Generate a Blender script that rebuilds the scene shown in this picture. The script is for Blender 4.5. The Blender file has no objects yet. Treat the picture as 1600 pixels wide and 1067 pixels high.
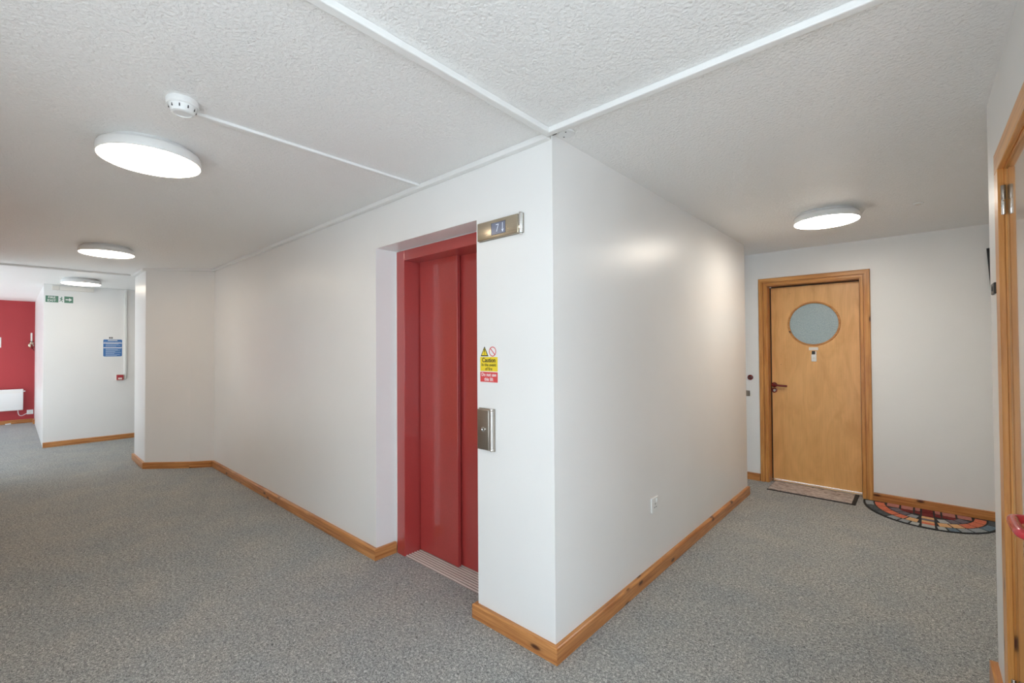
import bpy, bmesh, math, random
from mathutils import Vector, Matrix
random.seed(7)
PI = math.pi
S = bpy.context.scene
COL = S.collection

# ------------------------------------------------------------------ camera
YAW, PITCH, ROLL, FPX, CAMH = 0.732619, 0.0143067, -0.0061994, 703.454, 1.41708
fw = Vector((-math.sin(YAW) * math.cos(PITCH), math.cos(YAW) * math.cos(PITCH), math.sin(PITCH)))
rt = Vector((math.cos(YAW), math.sin(YAW), 0)); up = rt.cross(fw)
cr, sr = math.cos(ROLL), math.sin(ROLL)
rt, up = cr * rt + sr * up, -sr * rt + cr * up
cam = bpy.data.cameras.new('camera'); co = bpy.data.objects.new('camera', cam); COL.objects.link(co)
mw = Matrix.Identity(4)
for i in range(3):
    mw[i][0] = rt[i]; mw[i][1] = up[i]; mw[i][2] = -fw[i]
mw[2][3] = CAMH
co.matrix_world = mw
cam.sensor_fit = 'HORIZONTAL'; cam.sensor_width = 36; cam.lens = FPX / 1600 * 36
cam.clip_start = 0.02; cam.clip_end = 100
S.camera = co

# ------------------------------------------------------------------ sky (daylight through the windows behind the camera), exposure
SKY = 4.2
LAMP = 16.5           # older hall lamps
LAMP_CORRIDOR = 37.0  # brighter corridor lamp
SUN = 30.0
w = bpy.data.worlds.new('sky'); S.world = w; w.use_nodes = True
bg = w.node_tree.nodes['Background']
bg.inputs[0].default_value = (0.74, 0.88, 1.0, 1); bg.inputs[1].default_value = SKY
sun = bpy.data.lights.new('sun', 'SUN'); sun.energy = SUN; sun.angle = .01; sun.color = (1, .99, .97)
suno = bpy.data.objects.new('sun', sun); COL.objects.link(suno)
suno.rotation_euler = Vector((-.12, .50, -.86)).to_track_quat('-Z', 'Y').to_euler()     # high sun through the windows behind the camera
S.view_settings.view_transform = 'Standard'; S.view_settings.look = 'None'
S.view_settings.exposure = 0.17; S.view_settings.gamma = 1.0
S.view_settings.use_curve_mapping = False
S.cycles.max_bounces = 8; S.cycles.diffuse_bounces = 6
S.cycles.sample_clamp_indirect = 8

# ------------------------------------------------------------------ plan of the place (metres)
H = 2.4
X0, Y0 = -1.234, 1.655          # corner of the lift pier
XR, XL = -1.738, -2.731         # lift opening
XB = -6.37                      # where the bay meets the lift wall
YC = 4.749                      # end of the corridor side wall
YE = 5.30                       # end wall
X2, Y2 = 0.227, 2.683           # right wall and its far corner
XF, YF = -9.51, 0.31            # far wall and its corner
XW = -13.1                      # red wall
YH = -.55                       # near side of the hall, opposite the lift wall
HD1, HD2 = (-5.30, -4.40), (-6.70, -5.80)   # two flat doors in it
YB = -1.60                      # wall behind the camera
XE = 3.4                        # near end of the hall, to the right behind the camera
HB, TB = 0.074, 0.024           # skirting

# ------------------------------------------------------------------ materials
def mat(name, color=(.8, .8, .8), rough=.5, metal=0, spec=.5, coat=0, coat_rough=.1, emit=None, estr=0, trans=0):
    m = bpy.data.materials.new(name); m.use_nodes = True
    b = m.node_tree.nodes['Principled BSDF']
    b.inputs['Base Color'].default_value = (*color, 1); b.inputs['Roughness'].default_value = rough
    b.inputs['Metallic'].default_value = metal; b.inputs['Specular IOR Level'].default_value = spec
    b.inputs['Coat Weight'].default_value = coat; b.inputs['Coat Roughness'].default_value = coat_rough
    b.inputs['Transmission Weight'].default_value = trans
    if emit:
        b.inputs['Emission Color'].default_value = (*emit, 1); b.inputs['Emission Strength'].default_value = estr
    return m
class NT:
    def __init__(s, m): s.t = m.node_tree; s.b = s.t.nodes['Principled BSDF']
    def n(s, typ, **kw):
        x = s.t.nodes.new(typ)
        for k, v in kw.items():
            if k.startswith('_'): setattr(x, k[1:], v)
            else: x.inputs[k.replace('__', ' ')].default_value = v
        return x
    def l(s, a, b): s.t.links.new(a, b)
    def ramp(s, fac, stops, interp='LINEAR'):
        r = s.t.nodes.new('ShaderNodeValToRGB'); r.color_ramp.interpolation = interp
        while len(r.color_ramp.elements) < len(stops): r.color_ramp.elements.new(.5)
        for e, (p, c) in zip(r.color_ramp.elements, stops): e.position = p; e.color = (*c, 1)
        s.l(fac, r.inputs[0]); return r.outputs[0]
    def mix(s, fac, a, b, mode='MIX'):
        x = s.t.nodes.new('ShaderNodeMix'); x.data_type = 'RGBA'; x.blend_type = mode
        for i, v in ((0, fac), (6, a), (7, b)):
            if hasattr(v, 'links'): s.l(v, x.inputs[i])
            elif i == 0: x.inputs[0].default_value = v
            else: x.inputs[i].default_value = (*v, 1)
        return x.outputs[2]
    def bump(s, hgt, strength, dist):
        x = s.n('ShaderNodeBump', Strength=strength, Distance=dist); s.l(hgt, x.inputs['Height']); s.l(x.outputs[0], s.b.inputs['Normal'])
    def coord(s, kind='Object', scale=(1, 1, 1)):
        c = s.n('ShaderNodeTexCoord'); mp = s.n('ShaderNodeMapping'); mp.inputs['Scale'].default_value = scale
        s.l(c.outputs[kind], mp.inputs[0]); return mp.outputs[0]

def wall_paint(name, color, rough=.34, spec=.45):
    m = mat(name, color, rough, spec=spec); t = NT(m); v = t.coord()
    a = t.n('ShaderNodeTexNoise', Scale=140, Detail=3); t.l(v, a.inputs['Vector'])
    b = t.n('ShaderNodeTexNoise', Scale=1.3, Detail=3); t.l(v, b.inputs['Vector'])
    c2 = tuple(x * .965 for x in color)
    t.l(t.ramp(b.outputs[0], [(.3, c2), (.7, color)]), t.b.inputs['Base Color'])
    t.bump(a.outputs[0], .12, .002)
    return m
M = {}
M['wall'] = wall_paint('white_satin_wall_paint', (.85, .84, .825))
M['red_wall'] = wall_paint('red_wall_paint', (.43, .052, .058), .45, .25)
M['trim'] = mat('white_gloss_trim', (.82, .815, .80), .35)
def ceiling_mat():
    m = mat('stippled_white_ceiling', (.92, .91, .895), .45, spec=.45); t = NT(m); v = t.coord()
    a = t.n('ShaderNodeTexNoise', Scale=75, Detail=5, Roughness=.62, Distortion=.9); t.l(v, a.inputs['Vector'])
    b = t.n('ShaderNodeTexVoronoi', Scale=85); b.feature = 'SMOOTH_F1'; t.l(v, b.inputs['Vector'])
    ad = t.n('ShaderNodeMath', _operation='MULTIPLY_ADD'); ad.inputs[1].default_value = -.5
    t.l(b.outputs['Distance'], ad.inputs[0]); t.l(a.outputs[0], ad.inputs[2])
    t.bump(ad.outputs[0], .62, .011)
    return m
M['ceil'] = ceiling_mat()
def carpet_mat():
    m = mat('grey_flecked_carpet', (.2, .2, .2), .95, spec=.1); t = NT(m); v = t.coord()
    a = t.n('ShaderNodeTexNoise', Scale=240, Detail=2, Roughness=.6); t.l(v, a.inputs['Vector'])
    b = t.n('ShaderNodeTexNoise', Scale=88, Detail=4, Roughness=.75, Distortion=.7); t.l(v, b.inputs['Vector'])
    c = t.n('ShaderNodeTexNoise', Scale=3.0, Detail=4, Roughness=.6); t.l(v, c.inputs['Vector'])
    f = t.n('ShaderNodeMath', _operation='MULTIPLY_ADD'); f.inputs[1].default_value = .55
    t.l(b.outputs[0], f.inputs[0])
    g = t.n('ShaderNodeMath', _operation='MULTIPLY'); g.inputs[1].default_value = .45; t.l(a.outputs[0], g.inputs[0]); t.l(g.outputs[0], f.inputs[2])
    col = t.ramp(f.outputs[0], [(.37, (.075, .078, .080)), (.455, (.27, .269, .264)), (.545, (.46, .455, .438)), (.63, (.86, .845, .81))])
    tint = t.ramp(c.outputs[0], [(.3, (.86, .90, .93)), (.7, (1.04, 1.02, .98))])
    t.l(t.mix(1, col, tint, 'MULTIPLY'), t.b.inputs['Base Color'])
    t.bump(f.outputs[0], .7, .006)
    return m
M['carpet'] = carpet_mat()
def pine_mat(name, light, dark, knots=.70, gloss=.28):
    m = mat(name, light, gloss, spec=.3, coat=.05, coat_rough=.18); t = NT(m)
    v = t.coord('UV', (1.1, 26, 1)); v2 = t.coord('UV', (4.2, 11, 1)); v3 = t.coord('UV', (1.0, 1.0, 1))
    n = t.n('ShaderNodeTexNoise', Scale=2.2, Detail=5, Roughness=.62, Distortion=.5); t.l(v, n.inputs['Vector'])
    n2 = t.n('ShaderNodeTexNoise', Scale=2.0, Detail=2); t.l(v3, n2.inputs['Vector'])
    col = t.ramp(n.outputs[0], [(.30, dark), (.46, tuple((a + b) / 2 for a, b in zip(light, dark))), (.58, light), (.8, tuple(min(1, c * 1.12) for c in light))])
    tint = t.ramp(n2.outputs[0], [(.3, (.88, .80, .74)), (.7, (1.05, 1.05, 1.05))])
    col = t.mix(1, col, tint, 'MULTIPLY')
    if knots:
        k = t.n('ShaderNodeTexVoronoi', Scale=1.0, Randomness=1.0); k.voronoi_dimensions = '2D'; t.l(v2, k.inputs['Vector'])
        ring = t.ramp(k.outputs['Distance'], [(.05, (1, 1, 1)), (.095, (.75, .75, .75)), (.13, (.2, .2, .2)), (.22, (0, 0, 0))])
        keep = t.n('ShaderNodeSeparateColor'); t.l(k.outputs['Color'], keep.inputs[0])
        gt = t.n('ShaderNodeMath', _operation='GREATER_THAN'); gt.inputs[1].default_value = knots; t.l(keep.outputs[0], gt.inputs[0])
        f = t.n('ShaderNodeMath', _operation='MULTIPLY'); t.l(ring, f.inputs[0]); t.l(gt.outputs[0], f.inputs[1])
        col = t.mix(f.outputs[0], col, (.085, .026, .012))
    t.l(col, t.b.inputs['Base Color']); t.bump(n.outputs[0], .08, .001)
    return m
M['pine'] = pine_mat('varnished_pine_skirting', (.62, .295, .105), (.36, .125, .036), .52)
M['pine_frame'] = pine_mat('varnished_pine_door_frame', (.80, .40, .12), (.60, .255, .065), .60)
M['pine_clear'] = pine_mat('clear_pine_door_frame', (.66, .33, .105), (.46, .185, .05), .965)
M['pine_dark'] = mat('dark_door_seal', (.035, .016, .010), .7)  # near-black colour painted in for the shade of the door gap
def ply_mat(name, light, dark, gloss=.32, coat=.4, coat_rough=.12):
    m = mat(name, light, gloss, coat=coat, coat_rough=coat_rough); t = NT(m)
    v = t.coord('UV', (1.0, 3.2, 1)); v2 = t.coord('UV', (2.5, 130, 1)); v3 = t.coord('UV', (1, 1, 1))
    n = t.n('ShaderNodeTexNoise', Scale=2.0, Detail=5, Roughness=.55, Distortion=1.6); t.l(v, n.inputs['Vector'])
    n2 = t.n('ShaderNodeTexNoise', Scale=1.5, Detail=3); t.l(v2, n2.inputs['Vector'])
    k = t.n('ShaderNodeTexVoronoi', Scale=5.5); t.l(v3, k.inputs['Vector'])
    col = t.ramp(n.outputs[0], [(.3, dark), (.5, tuple((a * .6 + b * .4) for a, b in zip(light, dark))), (.66, light)])
    col = t.mix(1, col, t.ramp(n2.outputs[0], [(.35, (.93, .92, .90)), (.65, (1.03, 1.03, 1.03))]), 'MULTIPLY')
    pin = t.ramp(k.outputs['Distance'], [(.010, (.55, .45, .38)), (.03, (1, 1, 1))])
    col = t.mix(1, col, pin, 'MULTIPLY')
    t.l(col, t.b.inputs['Base Color'])
    return m
M['ply'] = ply_mat('birch_ply_door', (.83, .46, .165), (.70, .36, .11), .36, .15)
M['ply_glossy'] = ply_mat('glossy_birch_door', (.56, .34, .16), (.47, .26, .105), .12, .9, .03)
def paint_metal(name, color, rough, coat, cr):
    m = mat(name, color, rough, coat=coat, coat_rough=cr); t = NT(m); v = t.coord()
    n = t.n('ShaderNodeTexNoise', Scale=260, Detail=2); t.l(v, n.inputs['Vector'])
    t.l(t.ramp(n.outputs[0], [(.3, tuple(c * .86 for c in color)), (.7, tuple(c * 1.1 for c in color))]), t.b.inputs['Base Color'])
    return m
M['lift_red'] = paint_metal('red_painted_steel', (.42, .046, .042), .42, 1.0, .035)
def brushed(name, color, rough, ax=(2, 2, 400)):
    m = mat(name, color, rough, metal=1); t = NT(m); v = t.coord('Object', ax)
    n = t.n('ShaderNodeTexNoise', Scale=1.0, Detail=3); t.l(v, n.inputs['Vector'])
    t.l(t.ramp(n.outputs[0], [(.3, tuple(c * .88 for c in color)), (.7, tuple(min(1, c * 1.08) for c in color))]), t.b.inputs['Base Color'])
    return m
M['brass'] = brushed('brushed_bronze_steel', (.60, .53, .41), .24)
M['steel'] = brushed('brushed_nickel', (.40, .36, .315), .34)
M['steel_light'] = brushed('satin_steel_edge', (.55, .52, .49), .42)
M['chrome'] = brushed('polished_chrome', (.80, .79, .77), .10)
M['sill'] = mat('ribbed_aluminium', (.74, .66, .61), .5, metal=.15)
M['sill_low'] = mat('aluminium_groove', (.33, .27, .25), .6, metal=.15)
M['plastic'] = mat('white_plastic', (.82, .82, .81), .30)
M['plastic_w'] = mat('cream_plastic', (.80, .76, .70), .4)
M['lampglow'] = mat('lit_opal_diffuser', (.9, .9, .88), .4, emit=(1, .86, .68), estr=LAMP)
M['lampglow_bright'] = mat('lit_opal_diffuser_bright', (.9, .9, .88), .4, emit=(1, .91, .79), estr=LAMP_CORRIDOR)
M['screen'] = mat('blue_grey_display', (.16, .18, .26), .2, coat=.5)
M['lcd'] = mat('lit_display_segments', (.8, .85, .95), .4, emit=(.8, .87, 1), estr=.12)
M['black'] = mat('black_plastic', (.012, .012, .013), .4)
M['slot'] = mat('dark_slot', (.05, .05, .055), .6)
M['yellow'] = mat('sign_yellow', (.83, .62, .03), .45)
M['signred'] = mat('sign_red', (.70, .075, .075), .45)
M['signwhite'] = mat('sign_white', (.85, .85, .85), .45)
M['signblack'] = mat('sign_black', (.03, .027, .02), .5)
M['blue'] = mat('sign_blue', (.045, .17, .44), .4)
M['blueline'] = mat('sign_pale_blue_print', (.42, .54, .74), .4)
M['green'] = mat('sign_green', (.07, .20, .13), .4)
M['nylon'] = mat('red_nylon', (.55, .028, .045), .22, coat=.5)
M['nylon_dark'] = mat('dark_red_nylon', (.16, .012, .012), .25, coat=.4)
M['callred'] = mat('call_point_red', (.42, .035, .045), .35)
M['glass_w'] = None
def frosted():
    m = mat('obscured_glass', (.38, .46, .46), .16, coat=.3, coat_rough=.05, trans=.12); t = NT(m); v = t.coord()
    n = t.n('ShaderNodeTexVoronoi', Scale=95); t.l(v, n.inputs['Vector'])
    n2 = t.n('ShaderNodeTexNoise', Scale=150, Detail=3); t.l(v, n2.inputs['Vector'])
    t.l(t.ramp(n2.outputs[0], [(.3, (.30, .38, .385)), (.7, (.45, .53, .53))]), t.b.inputs['Base Color'])
    t.bump(n.outputs['Distance'], .5, .004)
    return m
M['obscured'] = frosted()
def window_glass():
    m = bpy.data.materials.new('window_pane'); m.use_nodes = True; t = m.node_tree
    t.nodes.clear(); o = t.nodes.new('ShaderNodeOutputMaterial'); mx = t.nodes.new('ShaderNodeMixShader'); mx.inputs[0].default_value = .07
    a = t.nodes.new('ShaderNodeBsdfTransparent'); g = t.nodes.new('ShaderNodeBsdfGlossy'); g.inputs['Roughness'].default_value = .02
    t.links.new(a.outputs[0], mx.inputs[1]); t.links.new(g.outputs[0], mx.inputs[2]); t.links.new(mx.outputs[0], o.inputs[0])
    return m
M['pane'] = window_glass()
def mottled(name, stops, scale, stretch=(1, 1, 1), rough=.9):
    m = mat(name, (.5, .5, .5), rough, spec=.15); t = NT(m); v = t.coord('Object', stretch)
    n = t.n('ShaderNodeTexNoise', Scale=scale, Detail=5, Roughness=.65, Distortion=.4); t.l(v, n.inputs['Vector'])
    t.l(t.ramp(n.outputs[0], stops), t.b.inputs['Base Color']); t.bump(n.outputs[0], .4, .003)
    return m
M['mat_pile'] = mottled('beige_marled_pile', [(.34, (.22, .17, .145)), (.46, (.46, .39, .35)), (.62, (.66, .58, .53))], 26, (1, 2.2, 1))
M['mat_edge'] = mat('black_rubber_edge', (.022, .020, .021), .7)
M['mat_black'] = mat('black_mat_base', (.012, .013, .015), .85)
def streak(name, a, b): return mottled(name, [(.35, a), (.65, b)], 9, (5, 34, 1), .85)
M['st_grey'] = streak('mat_grey_stone', (.16, .19, .21), (.42, .45, .46))
M['st_dark'] = streak('mat_slate_stone', (.030, .038, .042), (.13, .15, .16))
M['st_pale'] = streak('mat_pale_stone', (.30, .33, .34), (.56, .56, .53))
M['st_orange'] = streak('mat_orange_stone', (.55, .07, .035), (.80, .30, .17))
M['st_yellow'] = streak('mat_sand_stone', (.62, .30, .12), (.82, .55, .30))
M['st_brick'] = streak('mat_brick_stone', (.34, .11, .09), (.58, .27, .22))
M['st_red'] = streak('mat_dark_red_stone', (.13, .015, .018), (.26, .05, .045))
M['st_purple'] = streak('mat_purple_stone', (.09, .075, .095), (.24, .21, .24))
M['st_blue'] = streak('mat_blue_stone', (.05, .09, .14), (.25, .33, .38))

# ------------------------------------------------------------------ helpers
def tag(o, label=None, cat=None, group=None, kind=None):
    if label: o['label'] = label
    if cat: o['category'] = cat
    if group: o['group'] = group
    if kind: o['kind'] = kind
    return o
def empty(name, loc, label, cat, group=None, kind=None):
    o = bpy.data.objects.new(name, None); COL.objects.link(o); o.location = loc; o.empty_display_size = .05
    return tag(o, label, cat, group, kind)
def origin(o):
    v = Vector((0, 0, 0))
    while o is not None: v += o.location; o = o.parent
    return v
def link(name, bm, m, parent=None, uvaxis=None, smooth=False, uvmat=None):
    """bm is in world coordinates; becomes ONE mesh object"""
    bmesh.ops.recalc_face_normals(bm, faces=bm.faces)
    uv = bm.loops.layers.uv.new('UVMap')
    if uvaxis is None:
        xs = [[v.co[i] for v in bm.verts] for i in range(3)]
        uvaxis = max(range(3), key=lambda i: max(xs[i]) - min(xs[i]))
    ou, ov = random.uniform(0, 20), random.uniform(0, 20)
    for f in bm.faces:
        f.smooth = smooth
        for lp in f.loops:
            c = uvmat @ lp.vert.co if uvmat else lp.vert.co
            o2 = [c[i] for i in range(3) if i != uvaxis]
            lp[uv].uv = (c[uvaxis] + ou, o2[0] + o2[1] + ov)
    if parent is not None:
        off = origin(parent)
        for v in bm.verts: v.co -= off
    me = bpy.data.meshes.new(name); bm.to_mesh(me); bm.free()
    if isinstance(m, str): m = M[m]
    me.materials.append(m)
    if smooth:
        try: me.set_sharp_from_angle(angle=math.radians(40))
        except Exception: pass
    o = bpy.data.objects.new(name, me); COL.objects.link(o)
    if parent is not None: o.parent = parent
    return o
def add_box(bm, lo, hi, bevel=0, seg=1, mtx=None):
    c = [(a + b) / 2 for a, b in zip(lo, hi)]; s = [abs(b - a) for a, b in zip(lo, hi)]
    r = bmesh.ops.create_cube(bm, size=1, matrix=Matrix.Translation(c) @ Matrix.Diagonal((*s, 1)))
    vs = r['verts']
    if bevel:
        es = list({e for v in vs for e in v.link_edges})
        q = bmesh.ops.bevel(bm, geom=es, offset=bevel, segments=seg, affect='EDGES', profile=.5)
        vs = list({v for f in q['faces'] for v in f.verts} | {v for v in vs if v.is_valid})
    if mtx is not None: bmesh.ops.transform(bm, matrix=mtx, verts=vs)
    return vs
def box(name, lo, hi, m, parent=None, bevel=0, seg=1, smooth=False, uvaxis=None):
    bm = bmesh.new(); add_box(bm, lo, hi, bevel, seg); return link(name, bm, m, parent, uvaxis, smooth)
def add_loft(bm, rings, closed=True, caps=True):
    R = [[bm.verts.new(p) for p in r] for r in rings]; n = len(R[0])
    for a, b in zip(R, R[1:]):
        for i in range(n if closed else n - 1):
            j = (i + 1) % n; bm.faces.new((a[i], a[j], b[j], b[i]))
    if caps: bm.faces.new(R[0]); bm.faces.new(R[-1][::-1])
def loft(name, rings, m, parent=None, uvaxis=None, smooth=False):
    bm = bmesh.new(); add_loft(bm, rings); return link(name, bm, m, parent, uvaxis, smooth)
def add_lathe(bm, prof, c, axis='z', n=40):
    """prof: (r, h) along axis from c; ends closed when r == 0"""
    ax = {'x': (Vector((0, 1, 0)), Vector((0, 0, 1)), Vector((1, 0, 0))), 'y': (Vector((0, 0, 1)), Vector((1, 0, 0)), Vector((0, 1, 0))),
          'z': (Vector((1, 0, 0)), Vector((0, 1, 0)), Vector((0, 0, 1)))}[axis]
    c = Vector(c); prev = None
    for r, h in prof:
        if r <= 1e-7: cur = [bm.verts.new(c + ax[2] * h)]
        else: cur = [bm.verts.new(c + ax[2] * h + (ax[0] * math.cos(2 * PI * i / n) + ax[1] * math.sin(2 * PI * i / n)) * r) for i in range(n)]
        if prev:
            for i in range(n):
                j = (i + 1) % n
                q = [prev[i % len(prev)], prev[j % len(prev)], cur[j % len(cur)], cur[i % len(cur)]]
                q = list(dict.fromkeys(q))
                if len(q) > 2: bm.faces.new(q)
        prev = cur
def lathe(name, prof, c, m, parent=None, axis='z', n=40, smooth=True):
    bm = bmesh.new(); add_lathe(bm, prof, c, axis, n); return link(name, bm, m, parent, 0, smooth)
def add_tube(bm, pts, r, n=10):
    pts = [Vector(p) for p in pts]; rings = []; u = None
    for i, p in enumerate(pts):
        d = (pts[min(i + 1, len(pts) - 1)] - pts[max(i - 1, 0)]).normalized()
        if u is None: u = d.orthogonal().normalized()
        u = (u - d * u.dot(d)).normalized(); v = d.cross(u)
        rr = r[i] if isinstance(r, (list, tuple)) else r
        rings.append([p + (u * math.cos(2 * PI * k / n) + v * math.sin(2 * PI * k / n)) * rr for k in range(n)])
    add_loft(bm, rings)
def tube(name, pts, r, m, parent=None, n=10):
    bm = bmesh.new(); add_tube(bm, pts, r, n); return link(name, bm, m, parent, 0, True)
def smooth_path(pts, k=6):
    P = [Vector(p) for p in pts]; out = []
    for i in range(len(P) - 1):
        a, b, c, d = P[max(i - 1, 0)], P[i], P[i + 1], P[min(i + 2, len(P) - 1)]
        for j in range(k):
            t = j / k
            out.append(.5 * (2 * b + (c - a) * t + (2 * a - 5 * b + 4 * c - d) * t * t + (3 * b - a - 3 * c + d) * t ** 3))
    return out + [P[-1]]
FACE_Y = Matrix(((1, 0, 0), (0, 0, -1), (0, 1, 0))).to_4x4()     # print facing -Y
FACE_X = Matrix(((0, 0, 1), (1, 0, 0), (0, 1, 0))).to_4x4()      # print facing +X
def text(name, s, size, loc, face, m, parent, sx=1, bold=0):
    c = bpy.data.curves.new(name, 'FONT'); c.body = s; c.size = size; c.align_x = 'CENTER'; c.align_y = 'CENTER'; c.extrude = .0004; c.offset = bold
    c.resolution_u = 3
    o = bpy.data.objects.new(name, c); COL.objects.link(o)
    bpy.context.view_layer.update()
    me = bpy.data.meshes.new_from_object(o.evaluated_get(bpy.context.evaluated_depsgraph_get()))
    bpy.data.objects.remove(o); bpy.data.curves.remove(c)
    me.transform(Matrix.Translation(Vector(loc) - origin(parent)) @ face @ Matrix.Diagonal((sx, 1, 1, 1)))
    me.materials.clear(); me.materials.append(M[m]); me.name = name
    ob = bpy.data.objects.new(name, me); COL.objects.link(ob); ob.parent = parent
    return ob
def poly_plate(name, pts, d0, d1, face, loc, m, parent):
    """flat outline in (a, b), thickness d0..d1 out of the wall"""
    T = Matrix.Translation(loc) @ face
    return loft(name, [[T @ Vector((a, b, d0)) for a, b in pts], [T @ Vector((a, b, d1)) for a, b in pts]], m, parent)
def rrect(w, h, r, n=5):
    out = []
    for cx, cy, a0 in ((w / 2 - r, h / 2 - r, 0), (-w / 2 + r, h / 2 - r, 90), (-w / 2 + r, -h / 2 + r, 180), (w / 2 - r, -h / 2 + r, 270)):
        for i in range(n + 1):
            a = math.radians(a0 + 90 * i / n); out.append((cx + r * math.cos(a), cy + r * math.sin(a)))
    return out
def circle(r, n=36, cx=0, cy=0): return [(cx + r * math.cos(2 * PI * i / n), cy + r * math.sin(2 * PI * i / n)) for i in range(n)]
def copy_tree(o, parent=None, delta=None):
    c = o.copy(); COL.objects.link(c); c.parent = parent
    if delta is not None: c.location = o.location + Vector(delta)
    for ch in list(o.children): copy_tree(ch, c)
    return c

# ------------------------------------------------------------------ the shell
def struct(o, label): return tag(o, label, None, None, 'structure')
def boxes(name, lst, m):
    bm = bmesh.new()
    for lo, hi in lst: add_box(bm, lo, hi)
    return link(name, bm, m)
struct(box('floor', (XW - .2, YB - .2, -.12), (XE + .2, YE + .45, 0), 'carpet'), 'grey flecked carpet covering the whole hall floor')
struct(box('ceiling', (XW - .2, YB - .2, H), (XE + .2, YE + .45, H + .15), 'ceil'), 'white stippled ceiling over hall and corridor')
LT = 2.10
struct(box('wall_front', (XB, Y0, 0), (XL, 2.35, H), 'wall'), 'long white hall wall running left from the lift')
struct(box('wall_lintel', (XL, Y0, LT), (XR, 2.35, H), 'wall'), 'white wall above the recessed lift doors')
struct(box('wall_shaft', (XL, 2.12, 0), (XR, 2.35, LT), 'wall'), 'wall behind the lift doors')
struct(box('wall_pier', (XR, Y0, 0), (X0, YC, H), 'wall'), 'white corner pier right of the lift and corridor side wall')
bay = [(XB, Y0), (-6.525, 1.448), (-6.90, 1.077), (-7.60, 1.077), (-7.60, 4.2), (XB, 4.2)]
struct(loft('wall_bay', [[(x, y, 0) for x, y in bay], [(x, y, H) for x, y in bay]], 'wall', None, 2), 'white splayed bay wall projecting into the hall')
struct(box('wall_far', (XW, YF, 0), (XF, 4.4, H), 'wall'), 'white far wall carrying the blue notice and exit sign')
struct(box('wall_left', (XW - .2, YB, 0), (XW, 4.4, H), 'red_wall'), 'red end wall of the hall behind the panel heater')
struct(box('wall_passage', (XW, 4.2, 0), (XB, 4.4, H), 'wall'), 'white wall closing the side passage')
DX0, DX1, DZ = -1.172, -.388, 2.055      # opening of the end door
struct(boxes('wall_end', [((-3.2, YE, 0), (DX0, YE + .3, H)), ((DX1, YE, 0), (1.8, YE + .3, H)), ((DX0, YE, DZ), (DX1, YE + .3, H))], 'wall'), 'white end wall of the corridor around the wooden door')
struct(box('wall_corridor', (-3.4, YC, 0), (-3.2, YE + .3, H), 'wall'), 'white wall closing the short side passage')
NY0, NY1, NZ = 1.455, 2.262, 2.025       # opening of the near right door
struct(boxes('wall_right', [((X2, NY1, 0), (1.6, Y2, H)), ((X2, 1.36, 0), (XE, NY0, H)), ((X2, NY0, NZ), (1.5, NY1, H)), ((X2 + .08, NY0, 0), (1.5, NY1, NZ))], 'wall'), 'white wall at right around the near pine framed door')
struct(box('wall_recess', (1.6, NY1, 0), (1.8, YE + .3, H), 'wall'), 'white wall at the far side of the corridor recess')
# wall behind the camera, with its windows
WIN = [('y', -12.5, -11.3, .12, 2.2), ('y', -9.4, -7.8, .12, 2.2), ('y', -.9, 3.0, .12, 2.2), ('x', -1.35, 1.05, .12, 2.2)]
def wall_with_windows(name, axis, plane, u0, u1, label):
    def bx(ua, ub, za, zb): return ((ua, plane - .2, za), (ub, plane, zb)) if axis == 'y' else ((plane, ua, za), (plane + .2, ub, zb))
    lst = []; x = u0
    for ax, a, b, z0, z1 in WIN:
        if ax != axis: continue
        lst += [bx(x, a, 0, H), bx(a, b, 0, z0), bx(a, b, z1, H)]; x = b
    struct(boxes(name, lst + [bx(x, u1, 0, H)], 'wall'), label)
wall_with_windows('wall_back', 'y', YB, XW, XE, 'white window wall on the near side of the hall')
struct(boxes('wall_hall', [((-7.6, YB, 0), (HD2[0], YH, H)), ((HD2[1], YB, 0), (HD1[0], YH, H)), ((HD1[1], YB, 0), (-1.7, YH, H)), ((HD2[0], YB, 2.06), (HD2[1], YH, H)), ((HD1[0], YB, 2.06), (HD1[1], YH, H)), ((HD2[0], YB, 0), (HD2[1], YH - .12, 2.06)), ((HD1[0], YB, 0), (HD1[1], YH - .12, 2.06))], 'wall'), 'white wall on the near side of the hall opposite the lift')
wall_with_windows('wall_near', 'x', XE, YB - .2, 1.455, 'white window wall at the near end of the hall')
for i, (ax, a, b, z0, z1) in enumerate(WIN):
    def P(u, d, z): return (u, YB - d, z) if ax == 'y' else (XE + d, u, z)
    def B(nm, u0, u1, d0, d1, za, zb, m): box(nm, tuple(min(p, q) for p, q in zip(P(u0, d0, za), P(u1, d1, zb))), tuple(max(p, q) for p, q in zip(P(u0, d0, za), P(u1, d1, zb))), m, wn)
    wn = empty('window_%d' % (i + 1), P((a + b) / 2, .1, z0), ('tall white framed window beside the red wall', 'tall white framed window opposite the exit sign', 'widest white framed window beside the near end of the hall', 'tall white framed window closing the near end of the hall')[i], None, None, 'structure')
    fr = .05
    B('window_frame', a, b, .08, .14, z0, z0 + fr, 'trim'); B('window_frame', a, b, .08, .14, z1 - fr, z1, 'trim')
    B('window_frame', a, a + fr, .08, .14, z0 + fr, z1 - fr, 'trim'); B('window_frame', b - fr, b, .08, .14, z0 + fr, z1 - fr, 'trim')
    nm = max(1, round((b - a) / 1.1)); xs = [a + fr + (b - a - 2 * fr) * k / nm for k in range(nm + 1)]
    for k in range(nm):
        B('pane', xs[k] + (.02 if k else 0), xs[k + 1] - (.02 if k < nm - 1 else 0), .108, .112, z0 + fr, z1 - fr, 'pane')
        if k: B('mullion', xs[k] - .02, xs[k] + .02, .08, .14, z0 + fr, z1 - fr, 'trim')

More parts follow.
